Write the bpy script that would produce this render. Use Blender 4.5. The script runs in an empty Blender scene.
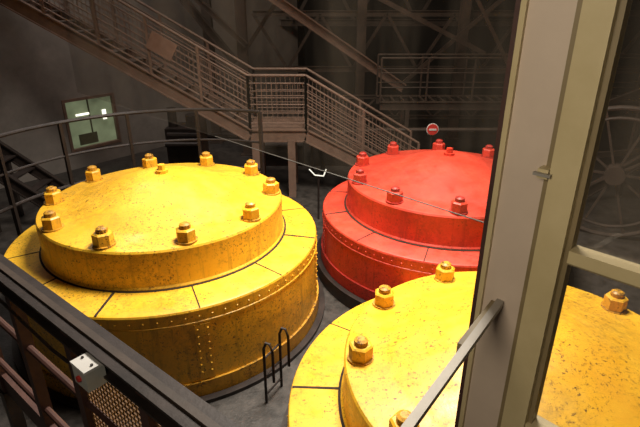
import bpy, math, random
from mathutils import Vector, Matrix
random.seed(4)
scene = bpy.context.scene
scene.view_settings.view_transform = 'Standard'
scene.view_settings.look = 'None'

# ------------------------------------------------------------------ helpers
class B:
    def __init__(s):
        s.v=[]; s.f=[]; s.m=[]; s.mats=[]
    def mi(s,mat):
        if mat not in s.mats: s.mats.append(mat)
        return s.mats.index(mat)
    def add(s,vs,fs,mat):
        o=len(s.v); s.v+= [tuple(v) for v in vs]
        i=s.mi(mat)
        for f in fs:
            s.f.append([a+o for a in f]); s.m.append(i)
    def box(s,c,size,mat,rz=0.0):
        c=Vector(c); R=Matrix.Rotation(rz,3,'Z')
        vs=[c+R@Vector((x*size[0]/2,y*size[1]/2,z*size[2]/2)) for z in(-1,1) for x,y in((-1,-1),(1,-1),(1,1),(-1,1))]
        s.add(vs,[(3,2,1,0),(4,5,6,7),(0,1,5,4),(1,2,6,5),(2,3,7,6),(3,0,4,7)],mat)
    def beam(s,p,q,w,h,mat,up=(0,0,1)):
        p=Vector(p);q=Vector(q);d=(q-p).normalized();up=Vector(up)
        if abs(d.dot(up))>.99: up=Vector((0,1,0))
        a=d.cross(up).normalized(); b=a.cross(d).normalized()
        vs=[e+a*x*w/2+b*y*h/2 for e in(p,q) for x,y in((-1,-1),(1,-1),(1,1),(-1,1))]
        s.add(vs,[(3,2,1,0),(4,5,6,7),(0,1,5,4),(1,2,6,5),(2,3,7,6),(3,0,4,7)],mat)
    def ibeam(s,p,q,w,h,mat,t=.03,up=(0,0,1)):
        p=Vector(p);q=Vector(q);d=(q-p).normalized();u=Vector(up)
        if abs(d.dot(u))>.99: u=Vector((0,1,0))
        a=d.cross(u).normalized(); b=a.cross(d).normalized()
        s.beam(p,q,t,h-2*t,mat,up)
        s.beam(p+b*(h/2-t/2),q+b*(h/2-t/2),w,t,mat,up)
        s.beam(p-b*(h/2-t/2),q-b*(h/2-t/2),w,t,mat,up)
    def cyl(s,p,q,r,mat,n=10,r2=None,caps=True,rot=0):
        p=Vector(p);q=Vector(q);d=(q-p).normalized();u=Vector((0,0,1))
        if abs(d.dot(u))>.99: u=Vector((0,1,0))
        a=d.cross(u).normalized(); b=a.cross(d).normalized()
        r2=r if r2 is None else r2
        vs=[e+(a*math.cos(rot+2*math.pi*i/n)+b*math.sin(rot+2*math.pi*i/n))*rr for e,rr in((p,r),(q,r2)) for i in range(n)]
        fs=[(i,(i+1)%n,n+(i+1)%n,n+i) for i in range(n)]
        if caps: fs+=[tuple(range(n-1,-1,-1)),tuple(range(n,2*n))]
        s.add(vs,fs,mat)
    def path(s,pts,r,mat,n=8,closed=False):
        pts=[Vector(p) for p in pts]; N=len(pts); vs=[]
        for i,p in enumerate(pts):
            if closed: d=(pts[(i+1)%N]-pts[i-1])
            else: d=pts[min(i+1,N-1)]-pts[max(i-1,0)]
            d.normalize(); u=Vector((0,0,1))
            if abs(d.dot(u))>.95: u=Vector((0,1,0))
            a=d.cross(u).normalized(); b=a.cross(d).normalized()
            vs+=[p+(a*math.cos(2*math.pi*k/n)+b*math.sin(2*math.pi*k/n))*r for k in range(n)]
        fs=[]
        for i in range(N if closed else N-1):
            j=(i+1)%N
            fs+=[(i*n+k,i*n+(k+1)%n,j*n+(k+1)%n,j*n+k) for k in range(n)]
        if not closed: fs+=[tuple(range(n-1,-1,-1)),tuple((N-1)*n+k for k in range(n))]
        s.add(vs,fs,mat)
    def lathe(s,c,prof,mat,n=128):
        cx,cy,cz=c; vs=[];fs=[]
        for r,z in prof:
            for k in range(n):
                a=2*math.pi*k/n; vs.append((cx+r*math.cos(a),cy+r*math.sin(a),cz+z))
        for i in range(len(prof)-1):
            for k in range(n):
                fs.append((i*n+k,(i+1)*n+k,(i+1)*n+(k+1)%n,i*n+(k+1)%n))
        s.add(vs,fs,mat)
    def make(s,name,parent=None,sharp=32):
        me=bpy.data.meshes.new(name); me.from_pydata(s.v,[],s.f)
        for m in s.mats: me.materials.append(m)
        me.polygons.foreach_set('material_index',s.m)
        me.polygons.foreach_set('use_smooth',[True]*len(me.polygons))
        me.update()
        import bmesh
        bm=bmesh.new(); bm.from_mesh(me); bmesh.ops.recalc_face_normals(bm,faces=bm.faces); bm.to_mesh(me); bm.free()
        me.set_sharp_from_angle(angle=math.radians(sharp))
        ob=bpy.data.objects.new(name,me); scene.collection.objects.link(ob)
        if parent: ob.parent=parent
        return ob
def empty(name,loc=(0,0,0)):
    e=bpy.data.objects.new(name,None); scene.collection.objects.link(e); return e

# ------------------------------------------------------------------ materials
def nodes(name):
    m=bpy.data.materials.new(name); m.use_nodes=True
    nt=m.node_tree; bs=nt.nodes['Principled BSDF']; return m,nt,bs
def noise(nt,scale,detail=5,rough=.6,vec=None):
    n=nt.nodes.new('ShaderNodeTexNoise'); n.inputs['Scale'].default_value=scale
    n.inputs['Detail'].default_value=detail; n.inputs['Roughness'].default_value=rough
    if vec is not None: nt.links.new(vec,n.inputs['Vector'])
    return n.outputs['Fac']
def ramp(nt,fac,stops):
    r=nt.nodes.new('ShaderNodeValToRGB'); nt.links.new(fac,r.inputs[0])
    e=r.color_ramp.elements
    e[0].position,e[0].color=stops[0][0],(*stops[0][1],1)
    e[1].position,e[1].color=stops[-1][0],(*stops[-1][1],1)
    for p,c in stops[1:-1]:
        x=e.new(p); x.color=(*c,1)
    return r.outputs[0]
def mix(nt,fac,a,b,mode='MIX'):
    x=nt.nodes.new('ShaderNodeMix'); x.data_type='RGBA'; x.blend_type=mode
    if isinstance(fac,float): x.inputs[0].default_value=fac
    else: nt.links.new(fac,x.inputs[0])
    for i,v in((6,a),(7,b)):
        if isinstance(v,tuple): x.inputs[i].default_value=(*v,1)
        else: nt.links.new(v,x.inputs[i])
    return x.outputs[2]
def coords(nt,scale=(1,1,1)):
    t=nt.nodes.new('ShaderNodeTexCoord'); mp=nt.nodes.new('ShaderNodeMapping')
    mp.inputs['Scale'].default_value=scale; nt.links.new(t.outputs['Object'],mp.inputs[0]); return mp.outputs[0]
def bump(nt,bs,fac,st=.2,d=.01):
    b=nt.nodes.new('ShaderNodeBump'); b.inputs['Strength'].default_value=st; b.inputs['Distance'].default_value=d
    nt.links.new(fac,b.inputs['Height']); nt.links.new(b.outputs[0],bs.inputs['Normal'])

def painted(name,base,dark,dirt,rough=.42,speck=.62,stain=.5,dust=None):
    m,nt,bs=nodes(name); v=coords(nt)
    c=ramp(nt,noise(nt,1.1,7,.7,v),[(.34,dark),(.58,base)])
    if dust:   # pale dust film in broad patches on the paint
        c=mix(nt,ramp(nt,noise(nt,1.7,6,.65,v),[(.42,(0,0,0)),(.68,(.4,.4,.4))]),c,dust)
    # soft brown grime, gathered in large patches
    g1=ramp(nt,noise(nt,.8,3,.5,v),[(.42,(0,0,0)),(.56,(1,1,1))])
    f=ramp(nt,noise(nt,7,12,.85,v),[(stain-.10,(0,0,0)),(stain+.05,(.8,.8,.8))])
    c=mix(nt,mix(nt,1.0,f,g1,'MULTIPLY'),c,mix(nt,.5,dirt,base))
    # darker oily stains
    f8=ramp(nt,noise(nt,3.4,12,.82,v),[(.58,(0,0,0)),(.66,(.75,.75,.75))])
    c=mix(nt,f8,c,mix(nt,.25,dirt,base))
    # paint chips / fine specks
    f2=ramp(nt,noise(nt,30,8,.82,v),[(speck-.07,(0,0,0)),(speck-.03,(1,1,1))])
    f3=ramp(nt,noise(nt,1.4,4,.6,v),[(.42,(.12,.12,.12)),(.54,(1,1,1))])
    c=mix(nt,mix(nt,1.0,f2,f3,'MULTIPLY'),c,dirt)
    # scuffs and scratches in two directions
    for sc_ in((2,26,2),(22,2.5,2)):
        vs=coords(nt,sc_)
        f6=ramp(nt,noise(nt,2.2,6,.7,vs),[(.62,(0,0,0)),(.67,(.6,.6,.6))])
        c=mix(nt,f6,c,mix(nt,.25,dirt,base))
    # vertical drips
    vv=coords(nt,(9,9,.7))
    f5=ramp(nt,noise(nt,1.6,5,.6,vv),[(.55,(0,0,0)),(.70,(.75,.75,.75))])
    geo=nt.nodes.new('ShaderNodeNewGeometry'); sx=nt.nodes.new('ShaderNodeSeparateXYZ'); nt.links.new(geo.outputs['Normal'],sx.inputs[0])
    ab=nt.nodes.new('ShaderNodeMath'); ab.operation='ABSOLUTE'; nt.links.new(sx.outputs[2],ab.inputs[0])
    steep=ramp(nt,ab.outputs[0],[(.3,(1,1,1)),(.8,(0.0,.0,.0))])
    c=mix(nt,mix(nt,1.0,f5,steep,'MULTIPLY'),c,mix(nt,.6,base,dirt))
    f7=ramp(nt,noise(nt,2.6,10,.8,v),[(.53,(0,0,0)),(.64,(.7,.7,.7))])
    c=mix(nt,mix(nt,1.0,f7,steep,'MULTIPLY'),c,mix(nt,.6,base,dirt))
    nt.links.new(c,bs.inputs['Base Color'])
    nt.links.new(ramp(nt,noise(nt,5,4,.6,v),[(.3,(rough-.1,)*3),(.7,(rough+.18,)*3)]),bs.inputs['Roughness'])
    bump(nt,bs,noise(nt,30,5,.6,v),.12,.01)
    return m
def simple(name,a,b,scale=4,rough=.6,metal=0,bst=.15):
    m,nt,bs=nodes(name); v=coords(nt)
    nt.links.new(ramp(nt,noise(nt,scale,7,.65,v),[(.3,a),(.7,b)]),bs.inputs['Base Color'])
    bs.inputs['Roughness'].default_value=rough; bs.inputs['Metallic'].default_value=metal
    bump(nt,bs,noise(nt,scale*6,4,.6,v),bst,.01)
    return m
def emis(name,col,st):
    m,nt,bs=nodes(name); v=coords(nt)
    c=ramp(nt,noise(nt,2.2,3,.5,v),[(.3,tuple(x*.45 for x in col)),(.7,col)])
    nt.links.new(c,bs.inputs['Emission Color']); bs.inputs['Emission Strength'].default_value=st
    bs.inputs['Base Color'].default_value=(*[x*.3 for x in col],1); return m

YEL=painted('yellow_paint',(.88,.50,.030),(.78,.385,.018),(.10,.048,.016),.38,.62,.54)
YELD=painted('yellow_paint_grimy',(.76,.39,.025),(.56,.26,.016),(.07,.03,.01),.5,.57,.48)
RED=painted('red_paint',(.66,.050,.022),(.50,.032,.016),(.11,.016,.011),.45,.63,.56,(.68,.11,.055))
REDD=painted('red_paint_grimy',(.48,.03,.018),(.32,.02,.012),(.06,.008,.006),.5,.6,.55)
SEAM=simple('seam_grime',(.012,.008,.005),(.04,.022,.01),9,.9)
STEEL=simple('dark_steel',(.018,.013,.011),(.045,.032,.027),5,.5,.3)
BROWN=simple('brown_painted_steel',(.145,.088,.063),(.23,.145,.107),5,.55)
BROWND=simple('truss_steel',(.036,.024,.017),(.074,.048,.034),4,.6)
REDBR=simple('red_oxide_steel',(.045,.018,.014),(.085,.036,.026),5,.55)
FLOOR=simple('oily_concrete',(.014,.012,.010),(.070,.060,.053),7,.45,0,.4)
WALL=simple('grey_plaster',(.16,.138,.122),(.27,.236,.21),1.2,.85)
DARKW=simple('dark_wall',(.008,.006,.005),(.022,.016,.013),.8,.9)  # near-black base colour for back wall, right wall and ceiling
CREAM=simple('cream_frame_paint',(.52,.42,.22),(.62,.51,.29),6,.45,0,.05)
OLIVE=simple('olive_frame_paint',(.20,.15,.07),(.28,.21,.11),6,.5,0,.05)
PALE=simple('pale_jamb_paint',(.55,.44,.345),(.65,.53,.42),3,.4,0,.05)
ALU=simple('aluminium',(.30,.275,.24),(.40,.365,.32),8,.45,.2,.03)
EDGE=simple('glass_edge',(.11,.095,.08),(.16,.135,.11),8,.4,0,.03)
GREYBOX=simple('grey_plastic',(.42,.42,.38),(.55,.55,.50),8,.5,0,.03)
WHITE=simple('sign_white',(.6,.58,.55),(.7,.68,.65),8,.5,0,.0)
SIGNR=simple('sign_red',(.5,.03,.02),(.6,.04,.03),8,.5,0,.0)
PLATE=simple('rusty_plate',(.20,.11,.08),(.28,.17,.125),7,.6)
GREENW=emis('lit_window_glass',(.38,.44,.25),.36)
WBAR=simple('window_muntin',(.10,.10,.06),(.16,.15,.09),5,.6)
LAMPM=emis('lamp_tube',(1,.95,.8),1.8)
RUSTM=simple('mesh_paint',(.11,.05,.015),(.17,.08,.022),7,.6)
# glass
GL=bpy.data.materials.new('window_glass'); GL.use_nodes=True; nt=GL.node_tree; nt.nodes.clear()
o=nt.nodes.new('ShaderNodeOutputMaterial'); mx=nt.nodes.new('ShaderNodeMixShader'); tr=nt.nodes.new('ShaderNodeBsdfTransparent')
tr.inputs[0].default_value=(.96,.955,.945,1)
gl=nt.nodes.new('ShaderNodeBsdfGlossy'); gl.inputs['Roughness'].default_value=.02
lw=nt.nodes.new('ShaderNodeLayerWeight'); lw.inputs[0].default_value=.25
pw=nt.nodes.new('ShaderNodeMath'); pw.operation='MULTIPLY_ADD'; pw.inputs[1].default_value=.25; pw.inputs[2].default_value=.03
nt.links.new(lw.outputs['Facing'],pw.inputs[0])
nt.links.new(pw.outputs[0],mx.inputs[0]); nt.links.new(tr.outputs[0],mx.inputs[1]); nt.links.new(gl.outputs[0],mx.inputs[2])
df=nt.nodes.new('ShaderNodeBsdfDiffuse'); df.inputs[0].default_value=(.75,.64,.52,1)  # diffuse film for dust and a painted haze of faint reflections
mx2=nt.nodes.new('ShaderNodeMixShader'); vv=coords(nt,(3.0,3.0,.5))
nt.links.new(ramp(nt,noise(nt,1.8,4,.55,vv),[(.38,(.004,)*3),(.66,(.055,)*3)]),mx2.inputs[0])
nt.links.new(mx.outputs[0],mx2.inputs[1]); nt.links.new(df.outputs[0],mx2.inputs[2]); nt.links.new(mx2.outputs[0],o.inputs[0])

FZ=-4.2
# ------------------------------------------------------------------ room shell
b=B(); b.box((-1,11,FZ-.1),(34,30,.2),FLOOR); b.make('floor')
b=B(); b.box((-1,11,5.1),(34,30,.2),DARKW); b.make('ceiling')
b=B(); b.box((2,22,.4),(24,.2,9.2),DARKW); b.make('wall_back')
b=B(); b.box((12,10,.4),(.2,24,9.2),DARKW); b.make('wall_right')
wd=Vector((.615,.788,0)).normalized(); wn=Vector((wd.y,-wd.x,0)); W0=Vector((-6.06,13,0))
ang=math.atan2(wd.y,wd.x)
def wl(s,z,off=0): 
    p=W0+wd*s+wn*off; return Vector((p.x,p.y,z))
b=B()
s0,s1,zb,zt=-.62,.80,-3.75,-2.4
def wallseg(a,c,z0,z1):
    m=wl((a+c)/2,(z0+z1)/2,-.1); b.box(m,(c-a,.2,z1-z0),WALL,ang)
wallseg(-14,s0,FZ,5); wallseg(s1,8.5,FZ,5); wallseg(s0,s1,FZ,zb); wallseg(s0,s1,zt,5)
b.make('wall_left')
b=B()
for (a,c,z0,z1) in((s0,s0+.07,zb,zt),(s1-.07,s1,zb,zt),(s0+.07,s1-.07,zb,zb+.07),(s0+.07,s1-.07,zt-.07,zt)):
    b.box(wl((a+c)/2,(z0+z1)/2,-.02),(c-a,.1,z1-z0),BROWN,ang)
sm=(s0+s1)/2
b.box(wl(sm,(zb+zt)/2,-.12),(s1-s0-.02,.02,zt-zb-.02),GREENW,ang)
b.box(wl(sm,-3.0,-.10),(.03,.04,1.2),WBAR,ang)
b.box(wl(-.1,-2.85,-.09),(.35,.03,.05),LAMPM,ang)
b.box(wl(.5,-2.95,-.09),(.10,.03,.26),LAMPM,ang)
b.box(wl(-.05,-3.5,-.09),(.5,.03,.28),WBAR,ang)
b.make('window_2')

# ------------------------------------------------------------------ turbine covers
def cover(name,c,h,main,grime,bolt0,seam0,strips,sl=1.0,sd=1.0,pl=0.0):
    root=empty(name)
    cx,cy=c; F=FZ+pl; base=F-h
    def S(pr): return [(r*sl,z) for r,z in pr]
    def SD(pr): return [(r*sd,z) for r,z in pr]
    b=B()
    b.lathe((cx,cy,h),S([(0.001,.36),(.12,.36),(.28,.352),(.42,.325),(.56,.28),(1.22,.045),(1.30,.022),(1.60,.0),(1.635,-.008),(1.65,-.03)]),main,160)
    b.lathe((cx,cy,h),S([(1.65,-.03),(1.65,-.40),(1.655,-.44),(1.675,-.462),(1.675,-.48)]),main,160)
    b.cyl((cx,cy,h+.35),(cx,cy,h+.40),.085,main,8); b.cyl((cx,cy,h+.40),(cx,cy,h+.47),.05,main,6)
    b.make('lid',root)
    b=B()
    b.lathe((cx,cy,h),SD([(1.55,-.475),(1.70,-.478),(2.13,-.50),(2.16,-.51),(2.17,-.53)]),main,160)
    b.lathe((cx,cy,h),SD([(2.17,-.53),(2.17,-.66),(2.178,-.665),(2.178,-.69),(2.17,-.695),(2.17,base+.0)]),main,160)
    b.lathe((cx,cy,h),SD([(2.17,base+.24),(2.20,base+.24),(2.20,base)]),grime,160)
    b.make('drum',root)
    b=B()
    b.lathe((cx,cy,h),S([(1.676,-.47),(1.70,-.474),(1.70,-.4785),(1.676,-.4785)]),SEAM,128)
    for k in range(12):
        a=math.radians(seam0+30*k); d=Vector((math.cos(a),math.sin(a),0))
        p=Vector((cx,cy,0))+d*1.69*sl+Vector((0,0,h-.4755)); q=Vector((cx,cy,0))+d*2.155*sd+Vector((0,0,h-.5035))
        b.beam(p,q,.014 if k%3 else .028,.008,SEAM)
    b.make('joint_lines',root)
    b=B()
    for k in strips:
        a=math.radians(seam0+30*k)
        t=Vector((-math.sin(a),math.cos(a),0)); d=Vector((math.cos(a),math.sin(a),0))
        m=Vector((cx,cy,0))+d*2.172*sd; m.z=(h-.70+F+.26)/2
        b.box(m,(.016,.17,abs(h-.70-F-.26)),main,a)
        z=h-.76
        while z>F+.3:
            for off in(-.055,.055):
                p=Vector((cx,cy,z))+d*2.178*sd+t*off
                b.cyl(p,p+d*.014,.014,main,8,.008)
            z-=.095
    for k in range(0,360,4):
        a=math.radians(k+1.5); d=Vector((math.cos(a),math.sin(a),0)); p=Vector((cx,cy,h-.60))+d*2.168*sd
        b.cyl(p,p+d*.013,.013,main,6,.007)
    b.make('rivets',root)
    b=B()
    for k in range(10):
        a=math.radians(bolt0+36*k); p=Vector((cx+1.5*sl*math.cos(a),cy+1.5*sl*math.sin(a),h+.0))
        b.cyl(p,p+Vector((0,0,.022)),.125,grime,20)
        r=a+random.uniform(-.4,.4)
        b.cyl(p+Vector((0,0,.02)),p+Vector((0,0,.145)),.112,main,6,rot=r)
        b.cyl(p+Vector((0,0,.145)),p+Vector((0,0,.160)),.112,main,6,.092,rot=r)
        b.cyl(p+Vector((0,0,.16)),p+Vector((0,0,.205)),.064,grime,12)
        b.cyl(p+Vector((0,0,.205)),p+Vector((0,0,.222)),.064,grime,12,.037)
    b.make('hex_nuts',root,25)
    b=B()
    b.lathe((cx,cy,FZ),[(2.0*sd,pl+.0),(2.21*sd,pl+.0),(2.21*sd,pl+.05),(2.30*sd,pl+.05),(2.30*sd,0)],STEEL,128)
    b.make('base_ring',root)
    return root
cover('turbine_cover',(-2.09,6.28),-2.51,YEL,YELD,7,-96,(1,3,5,9,11),.95,.94)
cover('turbine_cover',(2.01,7.50),-2.64,RED,REDD,11,-80,(1,5,9),.95,.905,.16)
cover('turbine_cover',(1.87,3.62),-3.05,YEL,YELD,34,-96,(1,5,9))

# ------------------------------------------------------------------ curved guard rail behind the left cover
b=B(); C=Vector((-2.1,6.3,0)); R=2.75
angs=[math.radians(68+ i*(205-68)/44) for i in range(45)]
for z,r in((-1.90,.03),(-2.46,.022),(-2.98,.03)):
    b.path([C+Vector((R*math.cos(a),R*math.sin(a),z)) for a in angs],r,STEEL)
for d in(68,93,118,141,163,184,204):
    a=math.radians(d); p=C+Vector((R*math.cos(a),R*math.sin(a),0))
    b.box((p.x,p.y,(-1.9+FZ)/2),(.07,.05,-1.9-FZ),STEEL,a)
    b.box((p.x,p.y,FZ+.01),(.2,.2,.02),STEEL,a)
b.make('curved_guardrail')

# ------------------------------------------------------------------ near walkway handrail with box
root=empty('walkway_railing')
P=Vector((-2.3,2.80,-1.35)); Q=Vector((-.10,1.03,-1.35)); D=(Q-P).normalized(); L=(Q-P).length
N=Vector((D.y,-D.x,0))
b=B()
b.ibeam(P+Vector((0,0,-.01)),Q+Vector((0,0,-.01)),.12,.09,STEEL,.012)
b.beam(P+Vector((0,0,.04)),Q+Vector((0,0,.04)),.03,.012,BROWND)
for dz,r in((-.45,.02),(-.9,.02)):
    b.cyl(P+Vector((0,0,dz)),Q+Vector((0,0,dz)),r,REDBR)
b.beam(P+Vector((0,0,-1.1)),Q+Vector((0,0,-1.1)),.03,.16,REDBR)
for s in(.15,.85,1.5,2.1,2.7):
    p=P+D*s; b.box((p.x,p.y,-1.35-.6),(.06,.06,1.14),REDBR,math.atan2(D.y,D.x))
    b.box((p.x,p.y,(-2.52+FZ)/2),(.08,.08,-2.52-FZ),STEEL,math.atan2(D.y,D.x))
b.make('rails',root)
b=B()
s=1.54
while s<L-.05:
    p=P+D*s; b.beam(p+Vector((0,0,-.12)),p+Vector((0,0,-1.02)),.006,.006,RUSTM); s+=.03
z=-.12
while z>-1.03:
    b.beam(P+D*1.52+Vector((0,0,z)),Q+Vector((0,0,z)),.006,.006,RUSTM); z-=.03
b.make('mesh_panel',root)
b=B(); jp=P+D*1.84+N*.088+Vector((0,0,-.035)); az=math.atan2(D.y,D.x)
b.box(jp,(.105,.08,.09),GREYBOX,az); b.box(jp+Vector((0,0,.05)),(.11,.085,.012),WHITE,az)
for sx in(-.036,.036):
    q=jp+D*sx; b.cyl(q+Vector((0,0,.05)),q+Vector((0,0,.062)),.006,STEEL,8)
b.cyl(jp-D*.05,jp-D*.08,.012,STEEL,8)
b.cyl(jp+N*.04,jp+N*.051,.014,SIGNR,10)
b.path([jp-D*.08,jp-D*.2+Vector((0,0,-.05)),jp-D*.35+Vector((0,0,-.06)),P+D*.05+N*.08+Vector((0,0,-.02))],.008,STEEL)
b.make('junction_box',root)

# ------------------------------------------------------------------ staircase
root=empty('steel_staircase')
Y0,Y1=10.6,11.6
pts=[(-7.4,.72),(-1.5,-2.74),(-.3,-2.74),(2.15,FZ+.02)]
b=B()
for Y in(Y0,Y1):
    for (x0,z0),(x1,z1) in zip(pts[:-1],pts[1:]):
        b.ibeam((x0,Y,z0-.05),(x1,Y,z1-.05 if z1>FZ+.1 else z1+.12),.10,.27,BROWN,.025)
def flight(x0,z0,x1,z1):
    n=int(abs(z1-z0)/.19)
    for i in range(n):
        t=(i+.5)/n; x=x0+(x1-x0)*t; z=z0+(z1-z0)*t
        b.box((x,(Y0+Y1)/2,z+.03),(.26,Y1-Y0-.04,.03),BROWND)
flight(*pts[0],*pts[1]); flight(*pts[2],*pts[3])
b.box((-.9,(Y0+Y1)/2,-2.66),(1.3,Y1-Y0,.05),BROWN)
b.make('stringers_and_treads',root)
b=B()
H=1.22
for Y in(Y0,Y1):
    segs=[(pts[0],pts[1]),(pts[1],pts[2]),(pts[2],pts[3])]
    for (x0,z0),(x1,z1) in segs:
        Ls=math.hypot(x1-x0,z1-z0); n=max(1,round(Ls/1.15))
        for hh,r in((H,.028),(H-.16,.016),(.90,.010),(.76,.010),(.62,.014),(.48,.010),(.35,.010),(.22,.018)):
            b.cyl((x0,Y,z0+hh),(x1,Y,z1+hh),r,BROWN,8)
        for i in range(n+1):
            t=i/n; x=x0+(x1-x0)*t; z=z0+(z1-z0)*t
            b.beam((x,Y,z),(x,Y,z+H),.05,.05,BROWN)
        m=int(Ls/.10)
        for i in range(m):
            t=(i+.5)/m; x=x0+(x1-x0)*t; z=z0+(z1-z0)*t
            b.beam((x,Y,z+.22),(x,Y,z+H-.16),.011,.011,BROWN)
b.make('handrails',root)
b=B()
for x in(-.62,-1.4):
    for Y in(Y0+.02,Y1-.02):
        b.ibeam((x,Y,FZ),(x,Y,-2.88),.16,.16,BROWN,.02,up=(0,1,0))
b.ibeam((-2.75,Y1,-2.15),(-2.75,Y1,FZ),.14,.14,BROWND,.02,up=(0,1,0))
b.beam((-2.6,Y1,-2.25),(-1.4,Y1,-3.6),.08,.08,BROWND)
b.make('support_columns',root)
b=B(); b.beam((-3.42,Y0-.05,-.80),(-2.95,Y0-.05,-1.08),.02,.36,PLATE); b.make('plate_sign',root)

# ------------------------------------------------------------------ steel framing in the background
b=B()
def truss(x0,x1,Y,z0,z1,n,w=.12,mat=BROWND):
    b.ibeam((x0,Y,z0),(x1,Y,z0),w,w*1.4,mat,.02); b.ibeam((x0,Y,z1),(x1,Y,z1),w,w*1.4,mat,.02)
    for i in range(n):
        a=x0+(x1-x0)*i/n; c=x0+(x1-x0)*(i+1)/n; m=(a+c)/2
        b.beam((a,Y,z0),(m,Y,z1),w*.7,w*.7,mat); b.beam((m,Y,z1),(c,Y,z0),w*.7,w*.7,mat)
truss(-2,10,16,-.5,-2.1,6)
truss(-2.0,11,19,1.0,-.9,6,.16)
truss(.5,10,13.8,-2.55,-3.1,9,.07)
b.make('roof_truss')
b=B()
b.ibeam((-1.45,14,.1),(2.3,14,-2.35),.2,.24,BROWN,.03)
b.ibeam((-4.6,14.2,1.2),(-2.3,14.2,-1.7),.16,.2,BROWND,.03)
b.ibeam((-3.6,13.6,.4),(-1.9,13.6,-1.2),.12,.14,BROWND,.03)
b.beam((-.6,14.4,.6),(-2.2,14.4,-1.6),.1,.1,BROWND)
b.beam((1.0,14.6,.2),(4.6,14.6,-1.5),.08,.12,BROWND)
b.beam((5.6,15,.4),(2.4,15,-2.4),.1,.1,BROWND)
b.beam((3.2,12.4,.5),(5.4,12.4,-2.9),.06,.08,BROWND)
b.make('cross_bracing')
# catwalk behind the red cover
b=B()
for Y in(12.6,13.4):
    b.ibeam((1.5,Y,-2.55),(9.5,Y,-2.55),.1,.2,BROWND,.02)
    for hh in(.35,.7,1.05): b.cyl((1.5,Y,-2.45+hh),(9.5,Y,-2.45+hh),.016 if hh<1 else .024,BROWND,8)
    for i in range(8): b.beam((1.5+i*8/7,Y,-2.45),(1.5+i*8/7,Y,-1.40),.04,.04,BROWND)
for x in(2.2,5.6,9.2):
    for Y in(12.6,13.4): b.beam((x,Y,FZ),(x,Y,-2.65),.1,.1,BROWND)
for i in range(32): b.box((1.6+i*.25,13.0,-2.44),(.05,.74,.03),BROWND)
b.make('catwalk')
for x,Y,m in((-2.05,13.9,BROWND),(1.2,15.4,BROWND),(4.2,15.6,BROWND),(7.4,15,BROWND),(-3.2,15.2,BROWND)):
    b=B(); b.ibeam((x,Y,FZ),(x,Y,5),.26,.26,m,.03,up=(0,1,0)); b.box((x,Y,FZ+.02),(.4,.4,.04),m); b.make('steel_column')
b=B()
b.ibeam((-7.6,8.6,-1.6),(-5.0,9.0,-4.0),.10,.22,STEEL,.025)
b.ibeam((-7.6,9.4,-1.6),(-5.0,9.8,-4.0),.10,.22,STEEL,.025)
for i in range(10):
    t=i/9; x=-7.6+2.6*t; b.beam((x,8.62+.4*t,-1.6-2.4*t),(x,9.38+.4*t,-1.6-2.4*t),.2,.03,STEEL)
for x,z in((-7.5,-1.75),(-6.2,-2.95)):
    b.beam((x,8.7,FZ),(x,8.7,z),.08,.08,STEEL); b.beam((x,9.5,FZ),(x,9.5,z),.08,.08,STEEL)
b.make('access_steps')
b=B()
for i,(x,Y,s,h) in enumerate(((-1.0,13.2,1.1,1.0),(0.4,13.2,1.2,1.2),(-3.6,13.2,.9,1.0))):
    b.box((x,Y,FZ+h/2),(s,.8,h),STEEL); b.cyl((x-s/3,Y-.1,FZ+h),(x-s/3,Y-.1,FZ+h+.5),.12,STEEL,14)
    b.cyl((x-.5*s,Y-.45,FZ+h*.6),(x+.5*s,Y-.45,FZ+h*.6),.07,STEEL,10)
    b.cyl((x+s/4,Y,FZ+h),(x+s/4,Y,FZ+h+.3),.2,STEEL,16)
b.make('machinery')
b=B()
b.path([(-3.8,12.2,-3.2),(-.5,12.2,-3.25),(0,12.2,-3.5),(.1,12.2,FZ)],.07,STEEL); b.path([(-.2,11.95,FZ),(-.2,11.95,-3.1),(1.5,11.95,-3.0),(5,11.95,-3.0)],.05,BROWND)
b.make('pipework')

# no-entry sign
b=B(); sx,sy,sz=2.33,10.2,-2.55
b.cyl((sx,sy,sz),(sx,sy-.02,sz),.125,WHITE,24); b.cyl((sx,sy-.02,sz),(sx,sy-.03,sz),.112,SIGNR,24)
b.box((sx,sy-.035,sz),(.15,.01,.035),WHITE); b.cyl((sx,sy+.02,FZ),(sx,sy+.02,sz+.05),.022,STEEL)
b.make('no_entry_sign')
# small bracket lamp
b=B(); L0=Vector((-.03,9.3,-3.20))
o=[(-.18,.08),(-.07,-.04),(.10,-.06),(.15,.08)]
for (a,c),(d,e) in zip(o[:-1],o[1:]): b.cyl(L0+Vector((a,0,c)),L0+Vector((d,0,e)),.012,LAMPM,8)
b.cyl((L0.x,L0.y+.03,FZ),(L0.x,L0.y+.03,L0.z-.02),.02,STEEL); b.make('bracket_lamp')

# ladder hoops beside left cover
b=B()
lx,ly=-.60,4.30
for dx,dy in((0,0),(.15,.26)):
    x,y=lx+dx,ly+dy
    b.path([(x,y,FZ),(x,y,FZ+.75),(x+.03,y-.02,FZ+.84),(x+.07,y-.04,FZ+.84),(x+.10,y-.06,FZ+.75),(x+.10,y-.06,FZ+.35)],.016,STEEL)
for z in(.12,.38,.62): b.cyl((lx,ly,FZ+z),(lx+.15,ly+.26,FZ+z),.012,STEEL)
b.make('ladder_handrail')
b=B(); b.box((-.02,4.25,FZ+.03),(.45,.6,.06),STEEL,.25)
for i in range(8): b.box((-.21+i*.055,4.22+i*.014,FZ+.065),(.012,.54,.012),BROWND,.25)
b.make('floor_grating')

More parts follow.
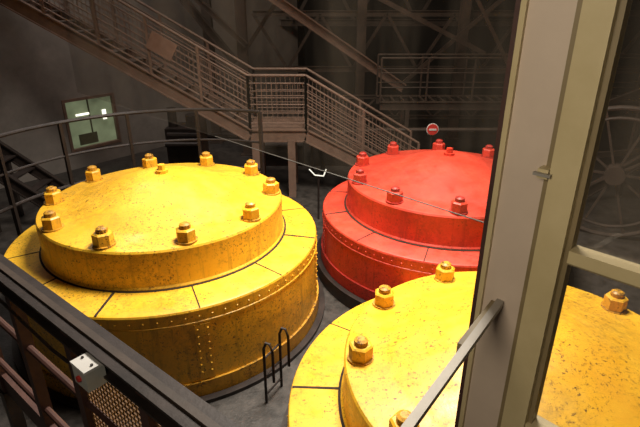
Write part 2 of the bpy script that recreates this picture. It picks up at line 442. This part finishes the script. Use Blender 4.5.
# flywheel seen through right-hand pane
b=B(); c=Vector((5.35,8.6,-2.98)); Rw=1.2; ax=Vector((.5,.87,0)).normalized(); t=Vector((ax.y,-ax.x,0))
for rr,rad in((Rw,.045),(Rw-.18,.03)):
    b.path([c+t*rr*math.cos(2*math.pi*i/48)+Vector((0,0,rr*math.sin(2*math.pi*i/48))) for i in range(48)],rad,BROWND,8,True)
for i in range(10):
    a=2*math.pi*i/10; b.beam(c,c+t*Rw*math.cos(a)+Vector((0,0,Rw*math.sin(a))),.04,.04,BROWND,up=ax)
b.cyl(c-ax*.15,c+ax*.15,.17,BROWND,20)
b.make('spoked_flywheel')
b=B()
b.ibeam((5.6,10.2,FZ+.1),(10.2,10.6,-1.2),.1,.25,BROWND,.03)
b.beam((5.6,10.4,-2.2),(10,11,-.7),.08,.12,BROWND); b.beam((5.6,10.4,-3.2),(10,11,-3.0),.08,.12,BROWND)
for x in(5.7,6.8,7.9,9.0): b.beam((x,10.6,FZ),(x,10.6,-1.2),.08,.08,BROWND)
b.make('side_gantry')

# ------------------------------------------------------------------ cab window (diagonal plane)
root=empty('window_1')
O=Vector((.468,.998,0)); T=Vector((.7071,-.7071,0)); M=Vector((.7071,.7071,0)); wa=math.atan2(T.y,T.x)
def wp(s,z,o=0): p=O+T*s+M*o; return Vector((p.x,p.y,z))
def bar(b,s0,s1,z0,z1,o0,o1,mat): b.box(wp((s0+s1)/2,(z0+z1)/2,(o0+o1)/2),(s1-s0,o1-o0,z1-z0),mat,wa)
b=B()
bar(b,-.095,.022,-1.6,1.2,.0,.03,PALE)
bar(b,-.097,-.085,-1.6,1.2,-.010,.0,CREAM)
bar(b,-.118,-.095,-1.6,1.2,.012,.035,REDBR)  # dark strip put in for the dim reflection left of the jamb
bar(b,.008,.024,-1.6,1.2,-.008,.0,OLIVE)
bar(b,.024,.079,-1.6,1.2,-.028,.03,CREAM)
bar(b,.079,.090,-1.6,1.2,-.010,.02,OLIVE)
bar(b,.09,1.0,-.515,-.487,-.02,.02,CREAM)
bar(b,.09,1.0,-.522,-.515,-.012,.02,OLIVE)
bar(b,.022,1.0,-1.03,-.975,-.02,.03,CREAM)
bar(b,.022,1.0,-1.6,-1.03,-.0,.03,OLIVE)
bar(b,1.0,1.06,-1.6,1.2,-.03,.03,CREAM)
b.make('frame',root)
b=B(); bar(b,.0,.022,-.345,-.325,-.03,.0,CREAM); bar(b,-.005,.03,-.338,-.332,-.04,-.03,ALU); b.make('latch',root)
b=B(); bar(b,.09,1.0,-.975,-.522,.004,.008,GL); bar(b,.09,1.0,-.487,1.2,.004,.008,GL); bar(b,-2.6,-.118,-.5,1.2,.012,.016,GL); b.make('glass_panes',root)
b=B(); bar(b,-1.25,-.118,-.5015,-.4998,.012,.016,EDGE); b.make('pane_edge',root)
b=B(); b.beam((.440,1.03,-.684),(.08,.545,-.684),.018,.014,ALU)
b.beam((.425,1.035,-.70),(.30,.87,-.70),.012,.03,OLIVE)
b.make('stay_bar',root)

# ------------------------------------------------------------------ lights
def area(name,loc,tgt,size,e,col,spread=180):
    l=bpy.data.lights.new(name,'AREA'); l.energy=e; l.color=col; l.size=size; l.spread=math.radians(spread)
    ob=bpy.data.objects.new(name,l); scene.collection.objects.link(ob); ob.location=loc
    ob.rotation_euler=(Vector(tgt)-Vector(loc)).to_track_quat('-Z','Y').to_euler()
area('hall_light',(.8,6.0,3.8),(.1,5.6,-3),2.4,720,(1,.92,.80),120)
area('left_area_light',(-5,11,4.5),(-4.4,12.4,-3),3,215,(1,.92,.86))  # unseen area light high on the left, aimed down by the wall
area('rear_light',(1.6,10.4,4.3),(1.8,14,-2),2,110,(1,.80,.62),130)
area('jamb_fill',(-.75,-.35,.35),(.5,1.0,-.3),.7,18,(1,.87,.68))  # added fill inside the cab, placed to brighten the window jamb
w=bpy.data.worlds.new('world'); scene.world=w; w.use_nodes=True
w.node_tree.nodes['Background'].inputs[0].default_value=(.10,.08,.065,1); w.node_tree.nodes['Background'].inputs[1].default_value=.2

# ------------------------------------------------------------------ camera
cd=bpy.data.cameras.new('camera'); cd.sensor_width=36; cd.lens=500/640*36; cd.clip_start=.02
cam=bpy.data.objects.new('camera',cd); scene.collection.objects.link(cam)
cam.location=(0,0,0); cam.rotation_euler=(math.radians(90-23.6),0,0)
scene.camera=cam
